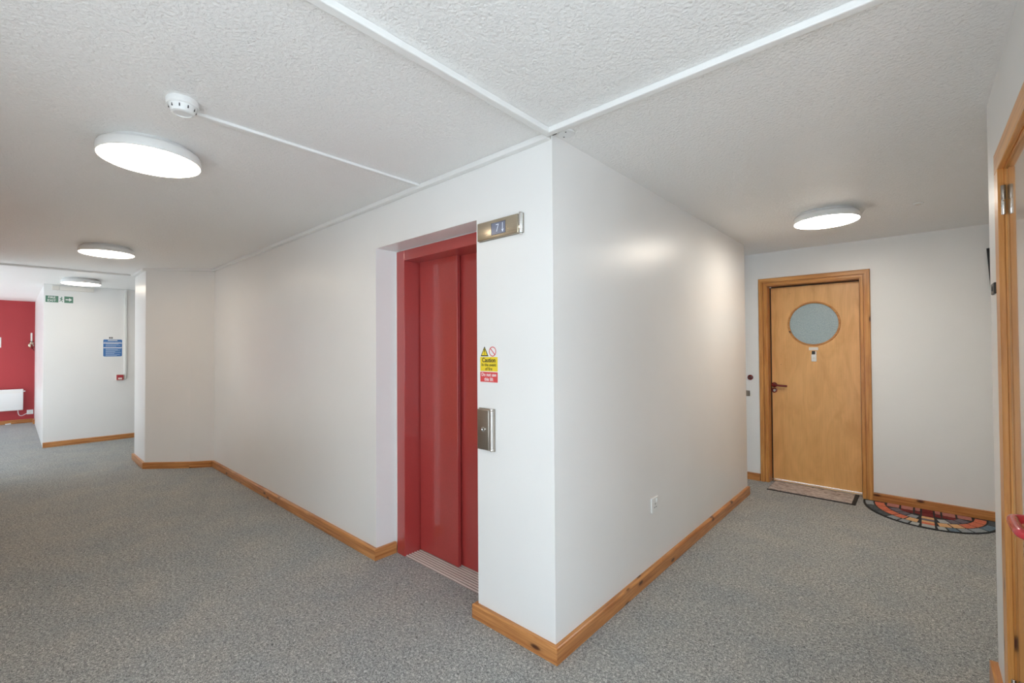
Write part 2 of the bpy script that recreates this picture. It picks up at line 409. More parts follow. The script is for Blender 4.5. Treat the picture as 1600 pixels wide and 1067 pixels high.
# skirting boards ---------------------------------------------------------------
def board(name, runs, label, HB=HB):
    """runs: list of wall-line polylines; the board stands on the left-hand side (room side) of the direction of travel"""
    bm = bmesh.new()
    prof = [(0, 0), (TB, 0), (TB, HB - .008), (TB - .002, HB - .003), (TB - .007, HB), (0, HB)]
    uv = bm.loops.layers.uv.new('UVMap'); ov = random.uniform(0, 9); ou = random.uniform(0, 30)
    for pl in runs:
        P = [Vector((x, y)) for x, y in pl]; N = []
        for a, b in zip(P, P[1:]):
            d = (b - a).normalized(); N.append(Vector((-d.y, d.x)))
        dist = 0; rings = []; seglen = []
        for i, p in enumerate(P):
            if i == 0: off = N[0]
            elif i == len(P) - 1: off = N[-1]
            else: off = (N[i - 1] + N[i]) / (1 + N[i - 1].dot(N[i]))
            rings.append([(p.x + off.x * t, p.y + off.y * t, z + .0005) for t, z in prof])
        for i in range(len(P) - 1):
            A = [bm.verts.new(q) for q in rings[i]]; B = [bm.verts.new(q) for q in rings[i + 1]]; L = (P[i + 1] - P[i]).length; n = len(A)
            fs = [bm.faces.new((A[k], A[(k + 1) % n], B[(k + 1) % n], B[k])) for k in range(n)]
            if i == 0: fs.append(bm.faces.new(A[::-1]))
            if i == len(P) - 2: fs.append(bm.faces.new(B))
            for f in fs:
                for lp in f.loops:
                    k = (A + B).index(lp.vert); t, z = prof[k % n]
                    lp[uv].uv = (ou + dist + (0 if k < n else L), ov + z + t)
            dist += L + 3.3; ov += .37
    bmesh.ops.recalc_face_normals(bm, faces=bm.faces)
    me = bpy.data.meshes.new(name); bm.to_mesh(me); bm.free(); me.materials.append(M['pine'])
    o = bpy.data.objects.new(name, me); COL.objects.link(o); return struct(o, label)
YLF = 1.80                                # front of the lift frame
board('baseboard_front', [[(XL, YLF), (XL, Y0), (XB, Y0)]], 'pine skirting along the wall left of the lift')
board('baseboard_bay', [[(XB - .012, Y0 - TB * .6), (-6.525, 1.448), (-6.90, 1.077), (-7.60, 1.077), (-7.60, 4.2)]], 'pine skirting around the splayed bay')
board('baseboard_pier', [[(X0, YC), (X0, Y0), (XR, Y0), (XR, YLF)]], 'pine skirting wrapping the lift pier and corridor wall')
board('baseboard_end', [[(DX0 - .075, YE), (-3.2, YE)]], 'short pine skirting left of the corridor end door')
board('baseboard_recess', [[(1.6, YE), (DX1 + .070, YE)]], 'pine skirting right of the corridor end door')
board('baseboard_right', [[(X2, 2.345), (X2, Y2), (1.6, Y2)]], 'pine skirting beside the near pine door frame', .122)
board('baseboard_far', [[(XF, 4.2), (XF, YF + .001)]], 'pine skirting under the blue notice')
board('baseboard_left', [[(XW + .35, YF), (XW, YF), (XW, YB)]], 'pine skirting under the panel heater')

# ceiling battens and cornice strips --------------------------------------------
def strip(name, lo, hi, label): return struct(box(name, lo, hi, 'trim', None, .004, 2), label)
strip('trim_1', (X0 - .004, YB, H - .025), (X0 + .030, 1.60, H), 'white ceiling batten running over the hall towards the lift pier')
strip('trim_2', (X0 - .004, 1.592, H - .025), (X2, 1.626, H), 'white ceiling batten crossing above the corridor mouth')
strip('trim_3', (XB, Y0 - .034, H - .028), (X0 - .004, Y0, H), 'white ceiling strip along the top of the lift wall')
def strip_path(name, pl, label):
    P = [Vector(p) for p in pl]; N = []
    for a, b in zip(P, P[1:]):
        d = (b - a).normalized(); N.append(Vector((-d.y, d.x)))
    rings = []
    for i, p in enumerate(P):
        off = N[0] if i == 0 else N[-1] if i == len(P) - 1 else (N[i - 1] + N[i]) / (1 + N[i - 1].dot(N[i]))
        rings.append([(p.x + off.x * t, p.y + off.y * t, z) for t, z in ((0, H - .028), (.034, H - .028), (.034, H), (0, H))])
    return struct(loft(name, rings, 'trim'), label)
strip_path('trim_4', [(XB, Y0), (-6.525, 1.448), (-6.90, 1.077), (-7.60, 1.077)], 'white ceiling strip around the splayed bay')
strip('trim_5', (-7.62, YB, H - .022), (-7.575, 1.03, H), 'white ceiling batten across the far part of the hall')
strip('trim_6', (XF, YF, H - .02), (XF + .02, 4.2, H), 'white ceiling strip above the far wall')

# ------------------------------------------------------------------ lift entrance
lift = empty('lift_entrance', ((XL + XR) / 2, 1.9, 0), 'red painted steel lift doors recessed in the white wall', 'lift door')
JX0, JX1 = XL + .028, XR - .028           # outer frame
IX0, IX1 = -2.612, -1.858                 # clear opening
HD = 2.022
box('jamb', (JX0, YLF, 0), (IX0, 1.998, 2.092), 'lift_red', lift, .003, 2)
box('jamb', (IX1, YLF, 0), (JX1, 1.998, 2.092), 'lift_red', lift, .003, 2)
box('header', (IX0, YLF, HD), (IX1, 1.998, 2.092), 'lift_red', lift, .002, 1)
box('edge_seal', (XL, YLF + .012, 0), (JX0, YLF + .05, 2.1), 'trim', lift)
box('edge_seal', (JX1, YLF + .012, 0), (XR, YLF + .05, 2.1), 'trim', lift)
box('edge_seal', (JX0, YLF + .012, 2.092), (JX1, YLF + .05, 2.1), 'trim', lift)
def lift_panel(x0, x1, y, label=None):
    p = box('door_panel', (x0, y, .012), (x1, y + .024, HD + .03), 'lift_red', lift, .003, 2)
    box('leading_edge', (x1 - .016, y - .0025, .012), (x1 - .0005, y + .001, HD + .028), 'lift_red', p, .001)
    return p
lift_panel(-2.605, -2.205, 1.926); lift_panel(-2.25, -1.856, 1.962)
sill = box('sill', (IX0, YLF + .006, -.01), (IX1, 2.03, .0035), 'sill_low', lift)
nr = 9
for k in range(nr):
    y = YLF + .010 + k * .0215
    box('sill_rib', (IX0 + .001, y, .0035), (IX1 - .001, y + .0105, .0085), 'sill', sill, .001)

# position indicator ------------------------------------------------------------
YW = Y0
ind = empty('lift_indicator', (-1.558, YW, 1.975), 'brushed bronze lift position indicator showing 7 and a down arrow', 'indicator')
cx, cz, wI, hI = -1.565, 2.022, .285, .098
rings = []
def dpro(x0, x1, z0, z1, y_out, r):
    pass
box('back_plate', (-1.712, YW - .010, cz - hI / 2), (-1.404, YW, cz + hI / 2), 'steel', ind, .003, 2)
box('face_plate', (-1.711, YW - .022, cz - hI / 2 + .002), (-1.428, YW - .009, cz + hI / 2 - .002), 'brass', ind, .004, 3, True)
lathe('end_cap', [(0, 0), (.0115, 0), (.012, .002), (.012, hI - .006), (.0115, hI - .004), (0, hI - .004)], (-1.417, YW - .011, cz - hI / 2 + .002), 'chrome', ind, 'z', 20)
lathe('end_screw', [(0, 0), (.009, 0), (.009, .004), (.006, .007), (0, .007)], (-1.417, YW - .011, cz - hI / 2 - .006), 'chrome', ind, 'z', 16)
lathe('end_screw', [(0, 0), (.006, 0), (.009, .003), (.009, .007), (0, .007)], (-1.417, YW - .011, cz + hI / 2 - .002), 'chrome', ind, 'z', 16)
box('display_recess', (-1.608, YW - .0225, 1.990), (-1.508, YW - .021, 2.052), 'black', ind)
scr = box('display_screen', (-1.605, YW - .0232, 1.992), (-1.510, YW - .0222, 2.050), 'screen', ind)
text('display_digit', '7', .058, (-1.563, YW - .0238, 2.020), FACE_Y, 'lcd', scr, .85, -.0012)
poly_plate('display_arrow', [(-.0016, .024), (.0016, .024), (.0016, -.012), (.008, -.008), (0, -.024), (-.008, -.008), (-.0016, -.012)], 0, .0006, FACE_Y, (-1.527, YW - .0234, 2.020), 'lcd', scr)

# call plate --------------------------------------------------------------------
call = empty('lift_call_plate', (-1.663, YW, .887), 'brushed nickel lift call plate with key switch below the fire sign', 'call button')
box('back_plate', (-1.719, YW - .010, .888), (-1.605, YW, 1.105), 'steel', call, .003, 2)
box('face_plate', (-1.717, YW - .024, .893), (-1.632, YW - .009, 1.100), 'steel', call, .004, 3, True)
lathe('edge_bar', [(0, 0), (.012, 0), (.012, .195), (0, .195)], (-1.622, YW - .011, .899), 'steel_light', call, 'z', 18)
for z in (.889, 1.094): lathe('end_screw', [(0, 0), (.009, 0), (.0105, .003), (.0105, .008), (.009, .011), (0, .011)], (-1.622, YW - .012, z), 'chrome', call, 'z', 16)
sw = lathe('key_switch', [(0, 0), (.013, 0), (.012, -.006), (.009, -.007), (.009, -.004), (0, -.004)], (-1.668, YW - .023, .999), 'chrome', call, 'y', 24)
box('keyhole', (-1.670, YW - .0282, .993), (-1.666, YW - .0262, 1.005), 'slot', sw)

# fire sign ---------------------------------------------------------------------
sg = empty('fire_safety_sign', (-1.650, YW, 1.24), 'caution sticker with warning triangle, yellow panel and red panel beside the lift', 'sign')
sx0, sx1, scx = -1.713, -1.587, -1.650
yy = YW - .0012
box('sign_sheet', (sx0 - .002, yy, 1.238), (sx1 + .002, YW, 1.430), 'wall', sg)
box('yellow_panel', (sx0, yy - .0008, 1.297), (sx1, yy + .0005, 1.371), 'yellow', sg)
box('red_panel', (sx0, yy - .0008, 1.241), (sx1, yy + .0005, 1.293), 'signred', sg)
T3 = Vector((-1.681, yy, 1.399))
def tri(s, dz=0): return [(-s, -s * .86 + dz), (s, -s * .86 + dz), (0, s * .95 + dz)]
poly_plate('warning_triangle', tri(.0285), 0, .0008, FACE_Y, T3, 'signblack', sg)
poly_plate('triangle_fill', tri(.0205, -.0015), .0006, .0013, FACE_Y, T3, 'yellow', sg)
poly_plate('exclamation_stroke', [(-.0022, -.005), (.0022, -.005), (.0034, .013), (-.0034, .013)], .001, .0018, FACE_Y, T3, 'signblack', sg)
poly_plate('exclamation_dot', circle(.0026, 12, 0, -.0125), .001, .0018, FACE_Y, T3, 'signblack', sg)
C3 = Vector((-1.622, yy, 1.399))
bm = bmesh.new(); TT = Matrix.Translation(C3) @ FACE_Y
o1, i1 = circle(.0255), circle(.0212)
for k in range(36):
    j = (k + 1) % 36
    q = [bm.verts.new(TT @ Vector((*p, .001))) for p in (o1[k], o1[j], i1[j], i1[k])]; bm.faces.new(q)
bmesh.ops.remove_doubles(bm, verts=bm.verts, dist=1e-6)
link('prohibition_ring', bm, 'signred', sg)
s2 = math.sqrt(.5)
poly_plate('prohibition_bar', [(-.0215 * s2 - .0016, .0215 * s2 - .0016), (.0215 * s2 - .0016, -.0215 * s2 - .0016), (.0215 * s2 + .0016, -.0215 * s2 + .0016), (-.0215 * s2 + .0016, .0215 * s2 + .0016)], .0004, .0012, FACE_Y, C3, 'signred', sg)
text('lettering', 'Caution', .033, (scx, yy - .0013, 1.354), FACE_Y, 'signblack', sg, .92, .0005)
text('lettering', 'In the event', .0235, (scx, yy - .0013, 1.330), FACE_Y, 'signblack', sg, .92, .0001)
text('lettering', 'of fire', .0235, (scx, yy - .0013, 1.309), FACE_Y, 'signblack', sg, .92, .0001)
text('lettering', 'Do not use', .0255, (scx, yy - .0013, 1.279), FACE_Y, 'signwhite', sg, .92, .0002)
text('lettering', 'this lift', .0255, (scx, yy - .0013, 1.255), FACE_Y, 'signwhite', sg, .92, .0002)

# socket on the corridor wall ---------------------------------------------------
so = empty('wall_socket', (X0, 2.685, .39), 'white switched wall socket low on the corridor side wall', 'socket')
y0s, z0s = 2.640, .392
box('face_plate', (X0, y0s, z0s), (X0 + .0095, y0s + .09, z0s + .09), 'plastic', so, .002, 2)
box('rocker', (X0 + .008, y0s + .058, z0s + .056), (X0 + .0135, y0s + .072, z0s + .080), 'plastic', so, .002)
for dy, dz, a, b in ((.045, .050, .003, .006), (.034, .030, .006, .0025), (.056, .030, .006, .0025)):
    box('pin_slot', (X0 + .0085, y0s + dy - a, z0s + dz - b), (X0 + .0099, y0s + dy + a, z0s + dz + b), 'slot', so)

# ------------------------------------------------------------------ corridor end door
d1 = empty('door_1', ((DX0 + DX1) / 2, YE + .1, 0), 'birch door with round obscured window at the corridor end', None, None, 'structure')
LX0, LX1, LZ0, LZ1, LY = -1.152, -.406, .020, 2.034, YE + .118
def arch_profile():   # (across from inner edge, thickness)
    return [(0, 0), (0, .010), (.005, .013), (.020, .013), (.023, .004), (.029, .004), (.031, .021), (.066, .022), (.071, .017), (.074, 0)]
pr = arch_profile(); ai = .004
def arch_vert(xin, sgn, ztop):
    return [[(xin + sgn * a, YE - t, .0005) for a, t in pr], [(xin + sgn * a, YE - t, ztop + a) for a, t in pr]]
loft('architrave', arch_vert(DX0 + ai - .004, -1, DZ), 'pine_clear', d1, 2)
loft('architrave', arch_vert(DX1 - ai + .004, 1, DZ), 'pine_clear', d1, 2)
loft('architrave', [[(DX0 - a, YE - t, DZ + a) for a, t in pr], [(DX1 + a, YE - t, DZ + a) for a, t in pr]], 'pine_clear', d1, 0)
box('frame_lining', (DX0, YE - .002, 0), (LX0 - .012, YE + .29, DZ), 'pine_clear', d1, 0, 1, False, 2)
box('frame_lining', (LX1 + .012, YE - .002, 0), (DX1, YE + .29, DZ), 'pine_clear', d1, 0, 1, False, 2)
box('frame_lining', (LX0 - .012, YE - .002, LZ1 + .013), (LX1 + .012, YE + .29, DZ), 'pine_clear', d1, 0, 1, False, 0)
box('door_seal', (LX0 - .012, LY + .006, .014), (LX0 + .001, LY + .05, LZ1 + .006), 'pine_dark', d1)  # dark strips stand in for the shaded gap around the leaf
box('door_seal', (LX1 - .001, LY + .006, .014), (LX1 + .012, LY + .05, LZ1 + .006), 'pine_dark', d1)
box('door_seal', (LX0 + .001, LY + .006, LZ1 - .001), (LX1 - .001, LY + .05, LZ1 + .013), 'pine_dark', d1)
WC, WR = (-.777, 1.643), .212
def plate_with_hole(name, x0, x1, z0, z1, y0, y1, c, r, m, parent):
    angs = sorted(set([2 * PI * i / 64 for i in range(64)] + [math.atan2(zz - c[1], xx - c[0]) % (2 * PI) for xx in (x0, x1) for zz in (z0, z1)]))
    def edge(a):
        ca, sa = math.cos(a), math.sin(a); t = 1e9
        if ca > 1e-9: t = min(t, (x1 - c[0]) / ca)
        if ca < -1e-9: t = min(t, (x0 - c[0]) / ca)
        if sa > 1e-9: t = min(t, (z1 - c[1]) / sa)
        if sa < -1e-9: t = min(t, (z0 - c[1]) / sa)
        return c[0] + ca * t, c[1] + sa * t
    bm = bmesh.new(); n = len(angs)
    I = [(c[0] + r * math.cos(a), c[1] + r * math.sin(a)) for a in angs]; O = [edge(a) for a in angs]
    V = [[bm.verts.new((p[0], y, p[1])) for p in L] for y in (y0, y1) for L in (I, O)]
    for k in range(n):
        j = (k + 1) % n
        bm.faces.new((V[0][k], V[0][j], V[1][j], V[1][k])); bm.faces.new((V[2][k], V[3][k], V[3][j], V[2][j]))
        bm.faces.new((V[0][k], V[2][k], V[2][j], V[0][j])); bm.faces.new((V[1][k], V[1][j], V[3][j], V[3][k]))
    return link(name, bm, m, parent, 2)
leaf = plate_with_hole('door_leaf', LX0, LX1, LZ0, LZ1, LY, LY + .044, WC, WR, 'ply', d1)
lathe('porthole_ring', [(WR - .004, .018), (WR - .004, -.003), (WR + .001, -.008), (WR + .010, -.008), (WR + .014, -.003), (WR + .014, .001)], (WC[0], LY, WC[1]), 'pine_clear', leaf, 'y', 64)
lathe('porthole_glass', [(0, .014), (WR - .002, .014), (WR - .002, .020), (0, .020)], (WC[0], LY, WC[1]), 'obscured', leaf, 'y', 64)
hx, hz = -1.131, 1.010
hd = lathe('lever_handle', [(0, 0), (.027, 0), (.027, -.007), (.023, -.010), (.012, -.011), (.011, -.045), (0, -.045)], (hx, LY, hz), 'nylon_dark', leaf, 'y', 28)
tube('lever', smooth_path([(hx, LY - .040, hz), (hx + .02, LY - .047, hz - .001), (hx + .06, LY - .047, hz - .004), (hx + .125, LY - .045, hz - .007)]), .0105, 'nylon_dark', hd, 12)
es = lathe('lock_rose', [(0, 0), (.026, 0), (.026, -.007), (.021, -.010), (.014, -.010), (.014, -.006), (0, -.006)], (hx, LY, hz - .058), 'nylon_dark', leaf, 'y', 28)
poly_plate('lock_cylinder', [(a * .8, b) for a, b in circle(.0135, 20)], .004, .012, FACE_Y, (hx, LY, hz - .058), 'chrome', es)
box('name_plate', (-.818, LY - .006, 1.375), (-.738, LY, 1.405), 'plastic_w', leaf, .002)
vp = box('door_viewer', (-.792, LY - .016, 1.333), (-.765, LY, 1.368), 'black', leaf, .005, 2)
box('viewer_lens', (-.762, LY - .014, 1.335), (-.754, LY, 1.366), 'plastic', vp, .002)
dp = box('bell_plate', (-.797, LY - .012, 1.262), (-.753, LY, 1.334), 'plastic', leaf, .004, 2)
lathe('bell_button', [(0, 0), (.010, 0), (.010, -.002), (.008, -.003), (0, -.003)], (-.775, LY - .012, 1.295), 'plastic_w', dp, 'y', 18)
box('threshold', (LX0 - .004, YE + .055, 0), (LX1 + .004, YE + .165, .014), 'chrome', d1, .003)

bell = empty('door_bell', (-1.333, YE, 1.06), 'dark red round bell push left of the end door', 'bell')
lathe('rose', [(0, 0), (.028, 0), (.028, -.008), (.022, -.012), (0, -.012)], (-1.333, YE, 1.086), 'nylon_dark', bell, 'y', 24)
lathe('push_button', [(0, 0), (.010, 0), (.010, -.005), (0, -.006)], (-1.333, YE - .011, 1.086), 'signblack', bell, 'y', 16)
hk = empty('coat_hook', (-1.362, YE, .90), 'small grey metal hook low on the wall behind the corridor corner', 'hook')
box('hook_plate', (-1.385, YE - .004, .885), (-1.340, YE, .945), 'steel', hk, .002)
tube('hook_arm', smooth_path([(-1.362, YE - .003, .905), (-1.360, YE - .03, .900), (-1.355, YE - .045, .915), (-1.350, YE - .046, .940)]), .005, 'steel', hk, 8)

# black panel at the corridor end
bp = empty('wall_panel', (.69, YE, 1.25), 'tall black framed panel on the end wall, mostly hidden by the near wall', 'panel')
tilt = Matrix.Translation((.43, 0, 2.2)) @ Matrix.Rotation(math.radians(-3.0), 4, 'Y') @ Matrix.Translation((-.43, 0, -2.2))
for nm, lo, hi, y0_ in (('board', (.45, 1.27), (.93, 2.18), .014), ('frame_rail', (.43, 2.17), (.95, 2.2), .022), ('frame_rail', (.43, 1.25), (.95, 1.28), .022), ('frame_stile', (.43, 1.28), (.46, 2.17), .022), ('frame_stile', (.92, 1.28), (.95, 2.17), .022)):
    bm = bmesh.new(); add_box(bm, (lo[0], YE - y0_, lo[1]), (hi[0], YE - .0005, hi[1]), 0, 1, tilt); link(nm, bm, 'black', bp)

# doormats ----------------------------------------------------------------------
m1 = empty('door_mat', (-.775, 5.19, 0), 'beige marled doormat with black edging in front of the end door', 'doormat')
box('mat_backing', (-1.128, 5.012, .0003), (-.425, 5.352, .006), 'mat_edge', m1, .002)
box('mat_pile', (-1.122, 5.030, .006), (-.455, 5.346, .011), 'mat_pile', m1, .002)
MC, MA, MBy = (.045, 5.268), .432, .53
m2 = empty('half_round_mat', (MC[0], 5.0, 0), 'half-round doormat patterned with grey, orange and red stones against the skirting', 'doormat')
def ell(r, a): return (MC[0] + MA * r * math.cos(a), MC[1] - MBy * r * math.sin(a) ** .92 if math.sin(a) > 0 else MC[1])
n = 48
out = [ell(1, PI * i / n) for i in range(n + 1)]
loft('mat_base', [[(x, y, .0003) for x, y in out], [(x, y, .006) for x, y in out]], 'mat_black', m2, 0)
def stone(pts, m):
    cx_ = sum(p[0] for p in pts) / len(pts); cy_ = sum(p[1] for p in pts) / len(pts)
    loft('stone', [[(x, y, .006) for x, y in pts], [(cx_ + (x - cx_) * .97, cy_ + (y - cy_) * .97, .0085) for x, y in pts]], m, m2, 0)
def sector(r0, r1, a0, a1, m, k=4):
    if a1 - a0 < .02: return
    stone([ell(r1, a0 + (a1 - a0) * i / k) for i in range(k + 1)] + [ell(r0, a1 - (a1 - a0) * i / k) for i in range(k + 1)], m)
def ring(r0, r1, edges, mats, gap):
    for (a0, a1), m in zip(zip(edges, edges[1:]), mats): sector(r0, r1, math.radians(a0) + gap, math.radians(a1) - gap, m)
right_out = [2, 17, 36, 52, 64, 74, 83]; left_out = [97, 106, 116, 128, 144, 163, 178]
ring(.835, .965, right_out, ['st_dark', 'st_blue', 'st_grey', 'st_grey', 'st_blue', 'st_pale'], .016)
ring(.835, .965, left_out, ['st_pale', 'st_grey', 'st_grey', 'st_dark', 'st_dark', 'st_grey'], .016)
ring(.655, .81, [3, 20, 37, 52, 66, 80], ['st_orange', 'st_orange', 'st_orange', 'st_yellow', 'st_yellow'], .016)
ring(.655, .81, [100, 114, 128, 143, 160, 177], ['st_yellow', 'st_orange', 'st_orange', 'st_orange', 'st_orange'], .016)
ring(.475, .63, [24, 44, 60, 76], ['st_purple', 'st_purple', 'st_pale'], .022)
ring(.475, .63, [104, 120, 136, 156], ['st_grey', 'st_purple', 'st_purple'], .022)
xs = [-.225, -.13, -.04, .005, .085, .13, .22, .315]
for k in range(7):
    a, b = xs[k] + .006, xs[k + 1] - .006; yb = 5.175 if k in (2, 4) else 5.165
    stone([(a, yb + .01), (a + .008, yb), (b - .008, yb), (b, yb + .01), (b, 5.262), (a, 5.262)], 'st_red' if k == 3 else 'st_brick')
for a, b in ((-.125, -.045), (-.035, .0), (.09, .125), (.135, .215)):
    stone([(a, 5.095), (b, 5.08), (b, 5.152), (a, 5.152)], 'st_red')
stone([(.01, 5.06), (.08, 5.06), (.08, 5.152), (.01, 5.152)], 'st_red')
ky = [5.045, 4.985, 4.93, 4.885, 4.835, 4.762]
for k, m in enumerate(['st_yellow', 'st_purple', 'st_yellow', 'st_orange', 'st_pale']):
    stone([(.008, ky[k] - .004), (.082, ky[k] - .004), (.084, ky[k + 1] + .003), (.006, ky[k + 1] + .003)], m)

# ------------------------------------------------------------------ near door in the right wall
d2 = empty('door_2', (X2, (NY0 + NY1) / 2, 0), 'glossy wooden door in a knotty pine frame at the right edge', None, None, 'structure')
AX, LXF = .212, .2325
box('architrave', (AX, NY1 - .012, 0), (X2 + .001, NY1 + .078, NZ - .006), 'pine_frame', d2, .002, 1, False, 2)
box('architrave', (AX, NY0 - .078, 0), (X2 + .001, NY0 + .012, NZ - .006), 'pine_frame', d2, .002, 1, False, 2)
box('architrave', (AX, NY0 - .078, NZ - .006), (X2 + .001, NY1 + .078, NZ + .066), 'pine_frame', d2, .002, 1, False, 1)
box('frame_lining', (X2 + .001, NY1 - .012, 0), (X2 + .078, NY1, NZ - .012), 'pine_frame', d2, 0, 1, False, 2)
box('frame_lining', (X2 + .001, NY0, 0), (X2 + .078, NY0 + .012, NZ - .012), 'pine_frame', d2, 0, 1, False, 2)
box('frame_lining', (X2 + .001, NY0, NZ - .012), (X2 + .078, NY1, NZ), 'pine_frame', d2, 0, 1, False, 1)
lf2 = box('door_leaf', (LXF, NY0 + .014, .010), (LXF + .044, NY1 - .015, NZ - .016), 'ply_glossy', d2, .001, 1, False, 2)
for z in (1.858, .20):
    hg = lathe('hinge', [(0, 0), (.0045, 0), (.0052, .002), (.0052, .098), (.0045, .100), (0, .100)], (AX + .012, NY1 - .019, z), 'chrome', d2, 'z', 18)
    lathe('knuckle', [(.0054, .0), (.0060, .001), (.0060, .0475), (.0054, .0485)], (AX + .012, NY1 - .019, z + .051), 'steel', hg, 'z', 18)
    lathe('knuckle', [(.0054, .0), (.0060, .001), (.0060, .0475), (.0054, .0485)], (AX + .012, NY1 - .019, z + .001), 'chrome', hg, 'z', 18)
hy, hz2 = 1.535, .985
h2 = lathe('lever_handle', [(0, 0), (.027, 0), (.027, -.006), (.022, -.010), (.013, -.011), (.012, -.05), (0, -.05)], (LXF, hy, hz2), 'nylon', lf2, 'x', 28)
tube('lever', smooth_path([(LXF - .045, hy, hz2), (LXF - .060, hy + .012, hz2), (LXF - .063, hy + .05, hz2), (LXF - .063, hy + .115, hz2), (LXF - .058, hy + .135, hz2), (LXF - .040, hy + .142, hz2), (LXF - .014, hy + .142, hz2)], 5), .0115, 'nylon', h2, 14)
lathe('lock_rose', [(0, 0), (.026, 0), (.026, -.007), (.021, -.010), (0, -.010)], (LXF, hy, hz2 - .06), 'nylon', lf2, 'x', 28)

for k, (a, b) in enumerate((HD1, HD2)):
    dd = empty('door_%d' % (k + 3), ((a + b) / 2, YH, 0), ('birch door opposite the lift wall, nearer the lobby', 'birch door opposite the splayed bay')[k], None, None, 'structure')
    box('architrave', (a - .06, YH, 0), (a + .012, YH + .018, 2.048), 'pine_frame', dd, .003, 1, False, 2)
    box('architrave', (b - .012, YH, 0), (b + .06, YH + .018, 2.048), 'pine_frame', dd, .003, 1, False, 2)
    box('architrave', (a - .06, YH, 2.048), (b + .06, YH + .018, 2.12), 'pine_frame', dd, .003, 1, False, 0)
    lf = box('door_leaf', (a + .014, YH - .06, .01), (b - .014, YH - .016, 2.05), 'ply', dd, .001, 1, False, 2)
    lathe('lever_handle', [(0, 0), (.026, 0), (.026, .008), (.012, .010), (.012, .045), (0, .045)], (b - .08, YH - .016, 1.0), 'nylon_dark', lf, 'y', 20)

wf = empty('wall_fitting', (X2, 2.573, 1.61), 'small square black fitting on the wall strip beside the pine frame', 'fitting')
box('housing', (X2 - .009, 2.478, 1.612), (X2, 2.566, 1.654), 'black', wf, .003, 2)
lathe('knob', [(0, 0), (.010, 0), (.010, -.002), (.007, -.003), (0, -.003)], (X2 - .0085, 2.522, 1.633), 'slot', wf, 'x', 16)

# ------------------------------------------------------------------ ceiling fittings
def ceiling_lamp(x, y, label, glow='lampglow'):
    r = empty('ceiling_lamp', (x, y, H), label, 'ceiling light', 'round ceiling lights')
    lathe('lamp_body', [(0, 0), (.170, 0), (.176, -.012), (.196, -.020), (.202, -.030), (.204, -.060), (.202, -.066), (.199, -.068), (0, -.062)], (x, y, H), 'plastic', r, 'z', 64)
    lathe('diffuser', [(.1985, -.064), (.198, -.070), (.190, -.074), (.15, -.079), (.08, -.082), (0, -.083)], (x, y, H), glow, r, 'z', 64)
    return r
ceiling_lamp(-2.755, .447, 'lit round white ceiling light nearest the smoke detector')
ceiling_lamp(-5.70, .60, 'lit round ceiling light in the middle of the hall row')
ceiling_lamp(-8.52, .635, 'lit round ceiling light in front of the exit sign wall')
ceiling_lamp(-.487, 4.01, 'lit round ceiling light above the corridor end door', 'lampglow_bright')

sd = empty('smoke_detector', (-2.14, .445, H), 'white round smoke detector on the ceiling joined to a conduit', 'smoke detector')
sc = (-2.14, .445, H)
lathe('mounting_base', [(0, 0), (.053, 0), (.055, -.004), (.055, -.020), (.051, -.024), (0, -.024)], sc, 'plastic', sd, 'z', 40)
hdp = lathe('sensor_head', [(.046, -.022), (.045, -.034), (.038, -.050), (.030, -.053), (.028, -.050), (0, -.049)], sc, 'plastic', sd, 'z', 40)
for k in range(10):
    a = 2 * PI * k / 10 + .2
    bm = bmesh.new(); add_box(bm, (.0425, -.0018, -.041), (.0455, .0018, -.030), 0, 1, Matrix.Translation(sc) @ Matrix.Rotation(a, 4, 'Z')); link('vent_slot', bm, 'slot', hdp)
cd = box('surface_conduit', (-2.217, .490, H - .013), (-2.194, Y0 - .034, H), 'trim', None, .002)
tag(cd, 'slim white conduit on the ceiling from smoke detector to lift wall', 'conduit')
# short link between detector and conduit line
dc = empty('ceiling_blank', (-1.178, 1.690, H), 'round white blanking plate on the ceiling at the pier corner', 'cover plate')
lathe('cover_disc', [(0, 0), (.040, 0), (.040, -.006), (.037, -.009), (0, -.010)], (-1.178, 1.690, H), 'plastic', dc, 'z', 32)
for dx, dy in ((-.022, .012), (.012, -.022)): lathe('screw', [(0, 0), (.0035, 0), (.003, -.0015), (0, -.0015)], (-1.178 + dx, 1.690 + dy, H - .0095), 'slot', dc, 'z', 12)
box('cable_entry', (-1.236, 1.650, H - .006), (-1.212, 1.662, H), 'slot', dc)  # small dark block drawn for the gap at the pier corner
js = empty('ceiling_sensor', (.02, 4.19, H), 'tiny white ceiling sensor beside the corridor light', 'sensor')
lathe('sensor_base', [(0, 0), (.030, 0), (.030, -.004), (.026, -.006), (0, -.006)], (.02, 4.19, H), 'plastic', js, 'z', 24)
lathe('sensor_dome', [(.016, -.005), (.013, -.011), (0, -.013)], (.02, 4.19, H), 'plastic_w', js, 'z', 18)

# ------------------------------------------------------------------ far wall things
def fx(a, b, c=0): return (XF + c, a, b)
ex = empty('exit_sign', fx(.475, 2.13), 'green and white fire exit sign high on the far wall', 'sign')
box('sign_board', fx(.322, 2.128), fx(.628, 2.240, .004), 'signwhite', ex)
gp = box('green_panel', fx(.328, 2.136, .003), fx(.462, 2.232, .0055), 'green', ex)
text('lettering', 'FIRE', .042, fx(.392, 2.206, .0062), FACE_X, 'signwhite', gp, 1.05, .0006)
text('lettering', 'EXIT', .042, fx(.392, 2.162, .0062), FACE_X, 'signwhite', gp, 1.05, .0006)
gp2 = box('green_panel', fx(.524, 2.136, .003), fx(.620, 2.232, .0055), 'green', ex)
poly_plate('arrow', [(-.034, -.008), (.004, -.008), (.004, -.026), (.036, 0), (.004, .026), (.004, .008), (-.034, .008)], 0, .0008, FACE_X, fx(.572, 2.184, .0056), 'signwhite', gp2)
